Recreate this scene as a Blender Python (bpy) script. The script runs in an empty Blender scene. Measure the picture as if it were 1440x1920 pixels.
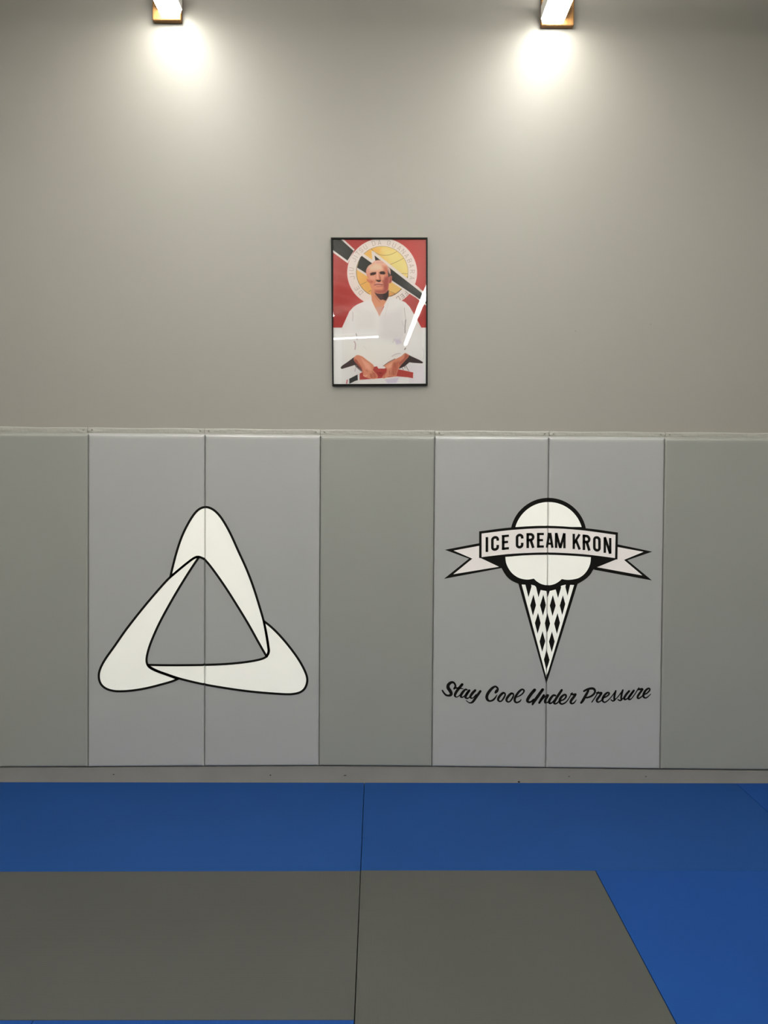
import bpy, bmesh, math, random
import numpy as np
from mathutils import Vector, Matrix
from mathutils.geometry import tessellate_polygon

random.seed(7)
S = bpy.context.scene
COL = S.collection
# ------------------------------------------------------------------ camera
F_PX = 1557.0                       # focal length for a 1440 px wide frame
DIST = 4.43                         # camera to painted wall (wall is the plane y = 0)
CAM_H = 1.727                       # camera above the mats (mats' top is z = 0)
PITCH = math.atan(94.0 / F_PX)
YAW = math.atan(12.0 / F_PX)
ROLL = 0.0045
ROT = Matrix.Rotation(-YAW, 3, 'Z') @ Matrix.Rotation(math.pi / 2 - PITCH, 3, 'X') @ Matrix.Rotation(ROLL, 3, 'Z')
CAM = Vector((0, -DIST, CAM_H))
cd = bpy.data.cameras.new('camera')
cd.sensor_fit = 'HORIZONTAL'; cd.sensor_width = 36.0; cd.lens = F_PX / 1440 * 36.0
cam = bpy.data.objects.new('camera', cd)
cam.matrix_world = Matrix.Translation(CAM) @ ROT.to_4x4()
COL.objects.link(cam); S.camera = cam

# ------------------------------------------------------------------ light level, world, view
LAMP = 15.0                         # radiance of the lamp lenses
FILL_UP = 8.0                       # radiance of glow bars added to brighten ceiling and upper wall
LAMP_COL = (1.0, 0.975, 0.885)
w = bpy.data.worlds.new('world'); S.world = w; w.use_nodes = True
w.node_tree.nodes['Background'].inputs[0].default_value = (0.8, 0.9, 1.0, 1)
w.node_tree.nodes['Background'].inputs[1].default_value = 0.05
S.view_settings.view_transform = 'Standard'
S.view_settings.look = 'None'
S.view_settings.gamma = 1.0
S.view_settings.use_curve_mapping = False
S.view_settings.exposure = 1.68
S.cycles.max_bounces = 8
S.cycles.diffuse_bounces = 5


# ------------------------------------------------------------------ helpers
def ray(px, py):
    return ROT @ Vector(((px - 720) / F_PX, (960 - py) / F_PX, -1.0))

def on_wall(px, py, y=0.0):
    """where the sight line meets an upright plane parallel to the wall -> (x, z)"""
    d = ray(px, py); t = (y - CAM.y) / d.y
    p = CAM + d * t
    return (p.x, p.z)

def on_floor(px, py, z=0.0):
    d = ray(px, py); t = (z - CAM.z) / d.z
    p = CAM + d * t
    return (p.x, p.y)

def lin(c):
    return tuple(((v / 255) / 12.92 if v / 255 <= 0.04045 else ((v / 255 + 0.055) / 1.055) ** 2.4) for v in c)

def mat(name, col, rough=0.6, spec=0.3, bump=None, vary=0.0, vscale=3.0, metallic=0.0):
    """col is a linear base colour; bump = (scale, strength, distance)"""
    m = bpy.data.materials.new(name); m.use_nodes = True
    nt = m.node_tree; b = nt.nodes['Principled BSDF']
    b.inputs['Base Color'].default_value = (*col, 1)
    b.inputs['Roughness'].default_value = rough
    b.inputs['Specular IOR Level'].default_value = spec
    b.inputs['Metallic'].default_value = metallic
    tc = nt.nodes.new('ShaderNodeTexCoord')
    if vary:
        n = nt.nodes.new('ShaderNodeTexNoise'); n.inputs['Scale'].default_value = vscale; n.inputs['Detail'].default_value = 4
        nt.links.new(tc.outputs['Object'], n.inputs['Vector'])
        mr = nt.nodes.new('ShaderNodeMapRange')
        mr.inputs['From Min'].default_value = 0.25; mr.inputs['From Max'].default_value = 0.75
        mr.inputs['To Min'].default_value = 1 - vary; mr.inputs['To Max'].default_value = 1 + vary
        nt.links.new(n.outputs['Fac'], mr.inputs['Value'])
        mx = nt.nodes.new('ShaderNodeVectorMath'); mx.operation = 'SCALE'
        mx.inputs[0].default_value = col
        nt.links.new(mr.outputs['Result'], mx.inputs['Scale'])
        nt.links.new(mx.outputs['Vector'], b.inputs['Base Color'])
    if bump:
        n = nt.nodes.new('ShaderNodeTexNoise'); n.inputs['Scale'].default_value = bump[0]; n.inputs['Detail'].default_value = 3
        nt.links.new(tc.outputs['Object'], n.inputs['Vector'])
        bp = nt.nodes.new('ShaderNodeBump'); bp.inputs['Strength'].default_value = bump[1]; bp.inputs['Distance'].default_value = bump[2]
        nt.links.new(n.outputs['Fac'], bp.inputs['Height']); nt.links.new(bp.outputs['Normal'], b.inputs['Normal'])
    return m

def tatami_mat(name, col, along):
    """vinyl with a woven rush emboss; the ribs run along 'X' or 'Y'"""
    m = mat(name, col, rough=0.7, spec=0.15, vary=0.06, vscale=1.6)
    nt = m.node_tree; b = nt.nodes['Principled BSDF']
    tc = nt.nodes.new('ShaderNodeTexCoord'); mp = nt.nodes.new('ShaderNodeMapping')
    mp.inputs['Scale'].default_value = (1, 1, 1)
    nt.links.new(tc.outputs['Object'], mp.inputs['Vector'])
    wv = nt.nodes.new('ShaderNodeTexWave'); wv.bands_direction = 'Y' if along == 'X' else 'X'
    wv.inputs['Scale'].default_value = 60; wv.inputs['Distortion'].default_value = 0.6
    w2 = nt.nodes.new('ShaderNodeTexWave'); w2.bands_direction = along; w2.inputs['Scale'].default_value = 26
    nt.links.new(mp.outputs['Vector'], wv.inputs['Vector']); nt.links.new(mp.outputs['Vector'], w2.inputs['Vector'])
    ml = nt.nodes.new('ShaderNodeMath'); ml.operation = 'MULTIPLY_ADD'; ml.inputs[1].default_value = 0.4
    nt.links.new(w2.outputs['Fac'], ml.inputs[0]); nt.links.new(wv.outputs['Fac'], ml.inputs[2])
    bp = nt.nodes.new('ShaderNodeBump'); bp.inputs['Strength'].default_value = 0.25; bp.inputs['Distance'].default_value = 0.001
    nt.links.new(ml.outputs['Value'], bp.inputs['Height']); nt.links.new(bp.outputs['Normal'], b.inputs['Normal'])
    return m

def wood_mat(name, c1, c2):
    m = mat(name, c1, rough=0.55, spec=0.3)
    nt = m.node_tree; b = nt.nodes['Principled BSDF']
    tc = nt.nodes.new('ShaderNodeTexCoord'); mp = nt.nodes.new('ShaderNodeMapping')
    mp.inputs['Scale'].default_value = (14, 14, 1.2)
    n = nt.nodes.new('ShaderNodeTexNoise'); n.inputs['Scale'].default_value = 4; n.inputs['Detail'].default_value = 6
    n.inputs['Distortion'].default_value = 0.8
    r = nt.nodes.new('ShaderNodeValToRGB')
    r.color_ramp.elements[0].color = (*c1, 1); r.color_ramp.elements[1].color = (*c2, 1)
    r.color_ramp.elements[0].position = 0.35; r.color_ramp.elements[1].position = 0.65
    nt.links.new(tc.outputs['Object'], mp.inputs['Vector']); nt.links.new(mp.outputs['Vector'], n.inputs['Vector'])
    nt.links.new(n.outputs['Fac'], r.inputs['Fac']); nt.links.new(r.outputs['Color'], b.inputs['Base Color'])
    return m

def emit_mat(name, col, strength):
    m = bpy.data.materials.new(name); m.use_nodes = True
    nt = m.node_tree; nt.nodes.clear()
    e = nt.nodes.new('ShaderNodeEmission'); o = nt.nodes.new('ShaderNodeOutputMaterial')
    e.inputs[0].default_value = (*col, 1); e.inputs[1].default_value = strength
    nt.links.new(e.outputs[0], o.inputs[0])
    return m

def obj(name, bm, mats, parent=None, smooth=False, loc=None, recalc=True):
    if recalc:
        bmesh.ops.recalc_face_normals(bm, faces=bm.faces[:])
    me = bpy.data.meshes.new(name); bm.to_mesh(me); bm.free()
    for m in (mats if isinstance(mats, (list, tuple)) else [mats]):
        me.materials.append(m)
    if smooth:
        for p in me.polygons: p.use_smooth = True
    o = bpy.data.objects.new(name, me); COL.objects.link(o)
    if parent is not None: o.parent = parent
    if loc is not None: o.location = loc
    return o

def empty(name, loc=(0, 0, 0)):
    o = bpy.data.objects.new(name, None); o.location = loc; o.empty_display_size = 0.1
    COL.objects.link(o); return o

def tag(o, label, cat, group=None):
    o['label'] = label; o['category'] = cat
    if group: o['group'] = group
    return o

def structure(o):
    o['kind'] = 'structure'; return o

def add_hexa(bm, c, mi=0):
    """c: 8 corners, bottom loop then top loop"""
    v = [bm.verts.new(p) for p in c]
    for f in ((0, 3, 2, 1), (4, 5, 6, 7), (0, 1, 5, 4), (1, 2, 6, 5), (2, 3, 7, 6), (3, 0, 4, 7)):
        bm.faces.new([v[i] for i in f]).material_index = mi
    return v

def add_box(bm, x0, x1, y0, y1, z0, z1, mi=0):
    return add_hexa(bm, [(x0, y0, z0), (x1, y0, z0), (x1, y1, z0), (x0, y1, z0),
                         (x0, y0, z1), (x1, y0, z1), (x1, y1, z1), (x0, y1, z1)], mi)

def bevel(bm, off, seg=2):
    bmesh.ops.bevel(bm, geom=bm.edges[:], offset=off, segments=seg, profile=0.5, affect='EDGES', clamp_overlap=True)

def catmull(pts, n=8, closed=False):
    """smooth curve through the points (any number of columns)"""
    P = [np.array(p, float) for p in pts]
    if closed:
        P = [P[-1]] + P + [P[0], P[1]]
    else:
        P = [2 * P[0] - P[1]] + P + [2 * P[-1] - P[-2]]
    out = []
    for i in range(1, len(P) - 2):
        p0, p1, p2, p3 = P[i - 1], P[i], P[i + 1], P[i + 2]
        for k in range(n):
            t = k / n
            out.append(0.5 * (2 * p1 + (p2 - p0) * t + (2 * p0 - 5 * p1 + 4 * p2 - p3) * t * t + (3 * p1 - p0 - 3 * p2 + p3) * t ** 3))
    if not closed: out.append(P[-2])
    return out

# ------------------------------------------------------------------ materials
M_WALL = mat('wall_paint', (0.188, 0.177, 0.158), rough=0.55, spec=1.0, bump=(260, 0.12, 0.002), vary=0.012, vscale=1.2)
M_SIDE = mat('side_wall_paint', (0.42, 0.41, 0.39), rough=0.7)
M_CEIL = mat('ceiling_paint', (0.75, 0.735, 0.70), rough=0.8, spec=0.2)
M_BASE = mat('baseboard_paint', (0.172, 0.168, 0.158), rough=0.6, spec=0.3, bump=(40, 0.15, 0.002), vary=0.06, vscale=9)
M_PAD = mat('plain_vinyl', (0.200, 0.205, 0.192), rough=0.33, spec=0.6, bump=(5, 0.25, 0.006), vary=0.015, vscale=4)
M_PADP = mat('printed_vinyl', (0.268, 0.272, 0.273), rough=0.33, spec=0.6, bump=(5, 0.25, 0.006), vary=0.015, vscale=4)
M_FLAP = mat('flap_vinyl', (0.245, 0.245, 0.225), rough=0.4, spec=0.5, bump=(60, 0.5, 0.006))
M_INK = mat('black_ink', (0.005, 0.005, 0.0045), rough=0.6, spec=0.06)
M_WHITE = mat('white_ink', (0.765, 0.77, 0.735), rough=0.5, spec=0.3)
M_ROSE = mat('pale_banner_ink', (0.64, 0.605, 0.60), rough=0.5, spec=0.3)
M_SCREW = mat('screw_paint', (0.22, 0.22, 0.20), rough=0.45)
M_FRAME = mat('black_frame', (0.005, 0.005, 0.005), rough=0.45, spec=0.15)
M_DARK = mat('dark_hole', (0.02, 0.018, 0.016), rough=0.9)
M_LENS = emit_mat('lamp_lens', LAMP_COL, LAMP)
M_UP = emit_mat('added_uplight_glow', LAMP_COL, FILL_UP)
M_METAL = mat('white_enamel', (0.75, 0.74, 0.70), rough=0.4, spec=0.5)
M_WOOD = wood_mat('pine', (0.20, 0.095, 0.028), (0.27, 0.135, 0.042))
M_FLOOR = mat('concrete', (0.055, 0.057, 0.053), rough=0.8, vary=0.1)
M_BLUE_X = tatami_mat('blue_vinyl_across', (0.0045, 0.036, 0.145), 'X')
M_BLUE_Y = tatami_mat('blue_vinyl_lengthwise', (0.0035, 0.036, 0.165), 'Y')  # stronger blue paints in how light catches the lengthwise ribs
M_GREY_X = tatami_mat('grey_vinyl_across', (0.047, 0.0495, 0.0455), 'X')
M_GREY_Y = tatami_mat('grey_vinyl_lengthwise', (0.050, 0.0525, 0.048), 'Y')

# ------------------------------------------------------------------ room shell
XL, XR, YB = -6.5, 6.5, -15.0
CEIL_Z = 4.62
def ceil_z(x): return CEIL_Z
MAT_T = 0.045
def slab(name, c, m):
    bm = bmesh.new(); add_hexa(bm, c); return structure(obj(name, bm, m))
zl, zr = ceil_z(XL), ceil_z(XR)
slab('wall_back', [(XL, 0, -MAT_T), (XR, 0, -MAT_T), (XR, 0.15, -MAT_T), (XL, 0.15, -MAT_T), (XL, 0, zl), (XR, 0, zr), (XR, 0.15, zr), (XL, 0.15, zl)], M_WALL)
slab('wall_left', [(XL - 0.15, YB, -MAT_T), (XL, YB, -MAT_T), (XL, 0, -MAT_T), (XL - 0.15, 0, -MAT_T), (XL - 0.15, YB, zl), (XL, YB, zl), (XL, 0, zl), (XL - 0.15, 0, zl)], M_SIDE)
slab('wall_right', [(XR, YB, -MAT_T), (XR + 0.15, YB, -MAT_T), (XR + 0.15, 0, -MAT_T), (XR, 0, -MAT_T), (XR, YB, zr), (XR + 0.15, YB, zr), (XR + 0.15, 0, zr), (XR, 0, zr)], M_SIDE)
slab('wall_front', [(XL, YB - 0.15, -MAT_T), (XR, YB - 0.15, -MAT_T), (XR, YB, -MAT_T), (XL, YB, -MAT_T), (XL, YB - 0.15, zl), (XR, YB - 0.15, zr), (XR, YB, zr), (XL, YB, zl)], M_SIDE)
slab('ceiling', [(XL - 0.15, YB - 0.15, zl), (XR + 0.15, YB - 0.15, zr), (XR + 0.15, 0.15, zr), (XL - 0.15, 0.15, zl),
                 (XL - 0.15, YB - 0.15, zl + 0.15), (XR + 0.15, YB - 0.15, zr + 0.15), (XR + 0.15, 0.15, zr + 0.15), (XL - 0.15, 0.15, zl + 0.15)], M_CEIL)
slab('floor', [(XL - 0.15, YB - 0.15, -MAT_T - 0.1), (XR + 0.15, YB - 0.15, -MAT_T - 0.1), (XR + 0.15, 0.15, -MAT_T - 0.1), (XL - 0.15, 0.15, -MAT_T - 0.1),
               (XL - 0.15, YB - 0.15, -MAT_T), (XR + 0.15, YB - 0.15, -MAT_T), (XR + 0.15, 0.15, -MAT_T), (XL - 0.15, 0.15, -MAT_T)], M_FLOOR)

# baseboard: a painted plank under the pads, its top edge a little wavy
BB_Y = -0.044
bm = bmesh.new()
xs = [(-60, 1438.5), (165, 1438.5), (384, 1437), (600, 1436), (816, 1437.5), (1026, 1440), (1238, 1442.5), (1500, 1445)]
x0, x1 = -4.2, 4.2
tops = [(x0, on_wall(-60, 1438.5, BB_Y)[1])] + [on_wall(a, b + 0.5, BB_Y) for a, b in xs] + [(x1, on_wall(1500, 1445, BB_Y)[1])]
loop = []
for x, z in tops:
    loop.append([bm.verts.new((x, BB_Y + 0.003, z)), bm.verts.new((x, BB_Y, z - 0.004)), bm.verts.new((x, BB_Y, -MAT_T + 0.0005)),
                 bm.verts.new((x, -0.0005, -MAT_T + 0.0005)), bm.verts.new((x, -0.0005, z))])
for a, b in zip(loop, loop[1:]):
    for k in range(5):
        bm.faces.new((a[k], a[(k + 1) % 5], b[(k + 1) % 5], b[k]))
bm.faces.new(loop[0]); bm.faces.new(loop[-1][::-1])
bb = structure(obj('baseboard_back', bm, M_BASE))
def disc_on(name, px, py, y, r, m, parent, rz=None, h=0.0015):
    x, z = on_wall(px, py, y)
    bm = bmesh.new(); n = 10; rz = rz or r
    a = [bm.verts.new((x + r * math.cos(t), y + 0.0003, z + rz * math.sin(t))) for t in [k * 2 * math.pi / n for k in range(n)]]
    b = [bm.verts.new((x + 0.6 * r * math.cos(t), y - h, z + 0.6 * rz * math.sin(t))) for t in [k * 2 * math.pi / n for k in range(n)]]
    for k in range(n): bm.faces.new((a[k], a[(k + 1) % n], b[(k + 1) % n], b[k]))
    bm.faces.new(b); bm.faces.new(a[::-1])
    return obj(name, bm, m, parent)
for px, py, r, rz in ((213, 1452, 0.006, 0.003), (507, 1453.5, 0.005, 0.004), (647, 1454, 0.010, 0.003), (1067, 1456, 0.007, 0.002), (1211, 1456, 0.006, 0.003), (973, 1466, 0.008, 0.006)):
    disc_on('nail_hole', px, py, BB_Y, r, M_DARK, bb, rz, 0.0006)

# ------------------------------------------------------------------ decals (flat print on the pads)
PAD_T = 0.055
def pxs(pts, ox, oy, sc):
    return [(ox + p[0] / sc, oy + p[1] / sc, *p[2:]) for p in pts]

class Print:
    """flat shapes on the pad front plane, each with a layer height and an ink"""
    def __init__(s): s.faces = []
    def poly(s, px_pts, ink, layer):
        P = [on_wall(p[0], p[1], -PAD_T) for p in px_pts]
        for t in tessellate_polygon([[Vector((x, z, 0)) for x, z in P]]):
            s.faces.append(([P[i] for i in t], ink, layer))
    def stroke(s, px_pts, width, ink, layer, caps=True, closed=False):
        """width in px, or None when the points carry it as third column"""
        pts = [np.array(on_wall(p[0], p[1], -PAD_T)) for p in px_pts]
        ws = [(p[2] if width is None else width) * 0.00281 / 2 for p in px_pts]
        n = len(pts); L = []; R = []
        for i in range(n):
            a = pts[i - 1] if (i > 0 or closed) else pts[i]
            b = pts[(i + 1) % n] if (i < n - 1 or closed) else pts[i]
            t1 = pts[i] - a; t2 = b - pts[i]
            if np.linalg.norm(t1) < 1e-9: t1 = t2
            if np.linalg.norm(t2) < 1e-9: t2 = t1
            t1 = t1 / np.linalg.norm(t1); t2 = t2 / np.linalg.norm(t2)
            t = t1 + t2; t = t / max(np.linalg.norm(t), 1e-6)
            nn = np.array((-t[1], t[0])); m = min(1 / max(abs(float(nn @ np.array((-t1[1], t1[0])))), 0.4), 2.2)
            L.append(pts[i] + nn * ws[i] * m); R.append(pts[i] - nn * ws[i] * m)
        for i in range(n if closed else n - 1):
            j = (i + 1) % n
            s.faces.append(([tuple(L[i]), tuple(L[j]), tuple(R[j]), tuple(R[i])], ink, layer))
        if caps and not closed:
            for i in (0, n - 1):
                s.faces.append(([tuple(pts[i] + ws[i] * np.array((math.cos(k * math.pi / 6), math.sin(k * math.pi / 6)))) for k in range(12)], ink, layer))

def rounding(d, r):
    if d >= r: return 0.0
    d = max(d, 0.0)
    return r - math.sqrt(max(r * r - (r - d) ** 2, 0.0))

class Pad:
    def __init__(s, tl, tr, br, bl):
        s.tl, s.tr, s.br, s.bl = tl, tr, br, bl     # front plane corners (x, z)
    def xl(s, z): return s.bl[0] + (s.tl[0] - s.bl[0]) * (z - s.bl[1]) / (s.tl[1] - s.bl[1])
    def xr(s, z): return s.br[0] + (s.tr[0] - s.br[0]) * (z - s.br[1]) / (s.tr[1] - s.br[1])
    def zt(s, x): return s.tl[1] + (s.tr[1] - s.tl[1]) * (x - s.tl[0]) / (s.tr[0] - s.tl[0])
    def zb(s, x): return s.bl[1] + (s.br[1] - s.bl[1]) * (x - s.bl[0]) / (s.br[0] - s.bl[0])
    R, RT = 0.011, 0.017       # the top edge slopes back over RT in height and twice that in depth
    def y(s, x, z):
        return -PAD_T + max(rounding(x - s.xl(z), s.R), rounding(s.xr(z) - x, s.R), 2.2 * rounding(s.zt(x) - z, s.RT), rounding(z - s.zb(x), s.R))
    def mesh(s):
        bm = bmesh.new()
        ed = [0, 0.0006, 0.0018, 0.0036, 0.006, 0.0085, 0.011, 0.02]
        edt = [0, 0.0004, 0.0012, 0.0025, 0.0045, 0.007, 0.010, 0.0135, 0.017, 0.03]
        W = s.tr[0] - s.tl[0]; H = s.tl[1] - s.bl[1]
        us = [e / W for e in ed] + [k / 8 for k in range(1, 8)] + [1 - e / W for e in reversed(ed)]
        vs = [e / H for e in ed] + [k / 16 for k in range(1, 16)] + [1 - e / H for e in reversed(edt)]
        G = []
        for v in vs:
            row = []
            for u in us:
                xb = s.bl[0] + (s.br[0] - s.bl[0]) * u; zb = s.bl[1] + (s.br[1] - s.bl[1]) * u
                xt = s.tl[0] + (s.tr[0] - s.tl[0]) * u; zt = s.tl[1] + (s.tr[1] - s.tl[1]) * u
                x = xb + (xt - xb) * v; z = zb + (zt - zb) * v
                row.append(bm.verts.new((x, s.y(x, z), z)))
            G.append(row)
        for a, b in zip(G, G[1:]):
            for i in range(len(us) - 1):
                bm.faces.new((a[i], a[i + 1], b[i + 1], b[i]))
        per = G[0] + [r[-1] for r in G[1:]] + G[-1][-2::-1] + [r[0] for r in G[-2:0:-1]]
        back = [bm.verts.new((v.co.x, -0.0005, v.co.z)) for v in per]
        n = len(per)
        for i in range(n):
            bm.faces.new((per[i], back[i], back[(i + 1) % n], per[(i + 1) % n]))
        bm.faces.new(back)
        return bm
    def wrap(s, pr):
        """the part of a print that lies on this pad, bent over its rounded edges"""
        bm = bmesh.new(); inks = []
        lay = bm.faces.layers.int.new('layer')
        for P, ink, layer in pr.faces:
            if max(p[0] for p in P) < min(s.tl[0], s.bl[0]) - 0.001 or min(p[0] for p in P) > max(s.tr[0], s.br[0]) + 0.001: continue
            if ink not in inks: inks.append(ink)
            try: f = bm.faces.new([bm.verts.new((x, 0, z)) for x, z in P])
            except ValueError: continue
            f.material_index = inks.index(ink); f[lay] = layer
        for side in (0, 1):
            a, b = (s.bl, s.tl) if side == 0 else (s.br, s.tr)
            d = Vector((b[0] - a[0], 0, b[1] - a[1])).normalized()
            nrm = Vector((d.z, 0, -d.x)) * (1 if side == 0 else -1)     # points into the pad
            for e in (0.0002, 0.0008, 0.0018, 0.0036, 0.006, 0.0085, 0.011):
                geom = bm.verts[:] + bm.edges[:] + bm.faces[:]
                bmesh.ops.bisect_plane(bm, geom=geom, plane_co=Vector((a[0], 0, a[1])) + nrm * e, plane_no=nrm, clear_inner=(e == 0.0002))
        for f in bm.faces:
            l = f[lay]
            for v in f.verts:
                v.co.y = s.y(v.co.x, v.co.z) - 0.0003 - 0.00028 * l
        bm.normal_update()
        for f in bm.faces:
            if f.normal.y > 0: f.normal_flip()
        return bm, inks

# triangle emblem -----------------------------------------------------
TRIS = []
def c5(p): return pxs(p, 160, 930, 3.2727)
b1 = [(522, 497), (535, 440), (560, 345), (590, 255), (625, 180), (665, 115), (700, 80), (738, 68), (775, 78), (810, 105), (845, 150), (890, 230), (940, 340), (990, 450), (1030, 555), (1065, 665), (1095, 770), (1112, 860), (1122, 925), (1124, 955), (1113, 985)]
b1i = [(1113, 985), (1095, 955), (1060, 893), (1000, 785), (930, 670), (860, 560), (790, 460), (745, 403), (720, 382), (692, 373), (665, 382), (620, 415), (575, 452), (522, 497)]
b2 = [(692, 373), (665, 382), (620, 415), (575, 452), (522, 497), (480, 540), (400, 632), (330, 717), (250, 820), (180, 920), (120, 1005), (90, 1065), (83, 1110), (95, 1152), (125, 1180), (170, 1195), (225, 1198), (300, 1192), (380, 1178), (460, 1158), (530, 1138), (568, 1122)]
b2i = [(568, 1122), (500, 1097), (440, 1075), (400, 1055), (381, 1033), (376, 1000), (387, 945), (410, 880), (450, 790), (500, 695), (560, 590), (620, 492), (660, 430), (697, 376)]
b3 = [(383, 1036), (480, 1038), (600, 1038), (740, 1036), (860, 1031), (960, 1022), (1040, 1010), (1090, 997), (1115, 980), (1126, 955), (1123, 920), (1112, 850), (1095, 767)]
b3o = [(1095, 767), (1140, 803), (1190, 852), (1250, 922), (1310, 1005), (1350, 1080), (1362, 1130), (1350, 1175), (1322, 1202), (1280, 1214), (1230, 1216), (1130, 1210), (1000, 1198), (870, 1180), (740, 1158), (640, 1136), (568, 1117), (500, 1094), (440, 1072), (400, 1051), (383, 1036)]
for outer, inner in ((b1, b1i), (b2, b2i), (b3, b3o)):
    blade = Print(); TRIS.append(('blade_print', blade, None))
    blade.poly(c5([tuple(p) for p in catmull(outer, 5)[:-1]] + [tuple(p) for p in catmull(inner, 5)[:-1]]), M_WHITE, 0)
    for path in (outer, inner):
        blade.stroke(c5([tuple(p) for p in catmull(path, 6)]), 4.3, M_INK, 2)

# ice cream emblem ----------------------------------------------------
SCOOP, CONE, BAN = Print(), Print(), Print()
def c2(p): return pxs(p, 820, 920, 3.42857)
def c4(p): return pxs(p, 880, 930, 4.8)
def c8(p): return pxs(p, 960, 1060, 8.0)
def arc(cx, cy, r, a0, a1, n=28):
    return [(cx + r * math.cos(math.radians(a0 + (a1 - a0) * k / n)), cy - r * math.sin(math.radians(a0 + (a1 - a0) * k / n))) for k in range(n + 1)]
SCOOP.poly(c2(arc(714, 292, 246, 168, 12)), M_INK, 0)
SCOOP.poly(c2(arc(714.5, 294.5, 221.5, 164, 16)), M_WHITE, 1)
# ribbon tails
BAN.poly(c2([(272, 337), (48, 380), (203, 437), (42, 567), (415, 497), (400, 440), (272, 432)]), M_INK, 0)
BAN.poly(c2([(272, 354), (105, 385), (225, 437), (103, 537), (396, 489), (276, 432)]), M_ROSE, 1)
BAN.poly(c2([(1158, 345), (1382, 392), (1222, 447), (1380, 577), (1006, 508), (1020, 440), (1150, 440)]), M_INK, 0)
BAN.poly(c2([(1158, 362), (1325, 393), (1200, 445), (1318, 545), (1027, 492), (1154, 440)]), M_ROSE, 1)
# scoop and cone
sc_l = catmull([(398, 488), (412, 497), (428, 526), (450, 556), (480, 580), (520, 598)], 5)
sc_r = catmull([(903, 598), (930, 583), (960, 562), (985, 536), (1002, 508), (1026, 491)], 5)
SCOOP.poly(c2([(285, 430), (440, 404), (990, 408), (1150, 440)] + [tuple(p) for p in reversed(sc_r)] + [(840, 600), (800, 610), (760, 632), (714, 641), (665, 632), (625, 610), (590, 600)] + [tuple(p) for p in reversed(sc_l)]), M_INK, 3)
CONE.poly(c2([(518, 588), (905, 588), (701, 1243)]), M_INK, 0)
lo = [tuple(p) for p in catmull([(437, 425), (441, 460), (455, 495), (480, 530), (515, 556), (550, 568), (585, 571), (620, 565)], 5)] + \
     [tuple(p) for p in catmull([(620, 565), (642, 585), (672, 601), (712, 608), (750, 601), (778, 586), (800, 568)], 5)][1:] + \
     [tuple(p) for p in catmull([(800, 568), (835, 573), (872, 570), (910, 560), (945, 535), (970, 500), (983, 465), (987, 425)], 5)][1:]
SCOOP.poly(c2(lo + [(987, 405), (437, 405)]), M_WHITE, 4)
CONE.poly(c8([(145, 288), (200, 290), (247, 480), (292, 320), (285, 280), (310, 275), (360, 325), (397, 480), (430, 370), (515, 385), (537, 480), (565, 385), (655, 362), (690, 490),
             (737, 330), (730, 318), (765, 285), (805, 290), (800, 325), (833, 460), (872, 293), (930, 295), (515, 1680)]), M_WHITE, 1)
for d in ([(322, 437), (273, 600), (313, 757), (360, 597)], [(470, 437), (420, 600), (463, 757), (508, 597)], [(612, 445), (566, 603), (607, 762), (655, 603)], [(763, 447), (716, 603), (753, 747), (799, 580)],
          [(390, 712), (343, 865), (383, 1027), (430, 865)], [(532, 712), (492, 868), (525, 1030), (572, 872)], [(682, 715), (632, 875), (673, 1030), (720, 860)],
          [(458, 985), (412, 1143), (452, 1297), (498, 1140)], [(598, 992), (553, 1145), (595, 1305), (640, 1143)], [(520, 1262), (478, 1413), (517, 1580), (563, 1418)]):
    CONE.poly(c8(d), M_INK, 2)
# banner
def arc3(pts): return [tuple(p) for p in catmull(pts, 6)]
BAN.poly(c4(arc3([(88, 318), (375, 283), (705, 268), (1050, 290), (1337, 328)]) + arc3([(1332, 571), (1090, 550), (880, 535), (700, 529), (500, 534), (320, 548), (88, 558)])), M_INK, 5)
BAN.poly(c4(arc3([(110, 338), (400, 304), (705, 290), (1000, 307), (1315, 349)]) + arc3([(1310, 558), (1100, 531), (900, 515), (700, 508), (500, 513), (320, 525), (110, 550)])), M_ROSE, 6)

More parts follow.
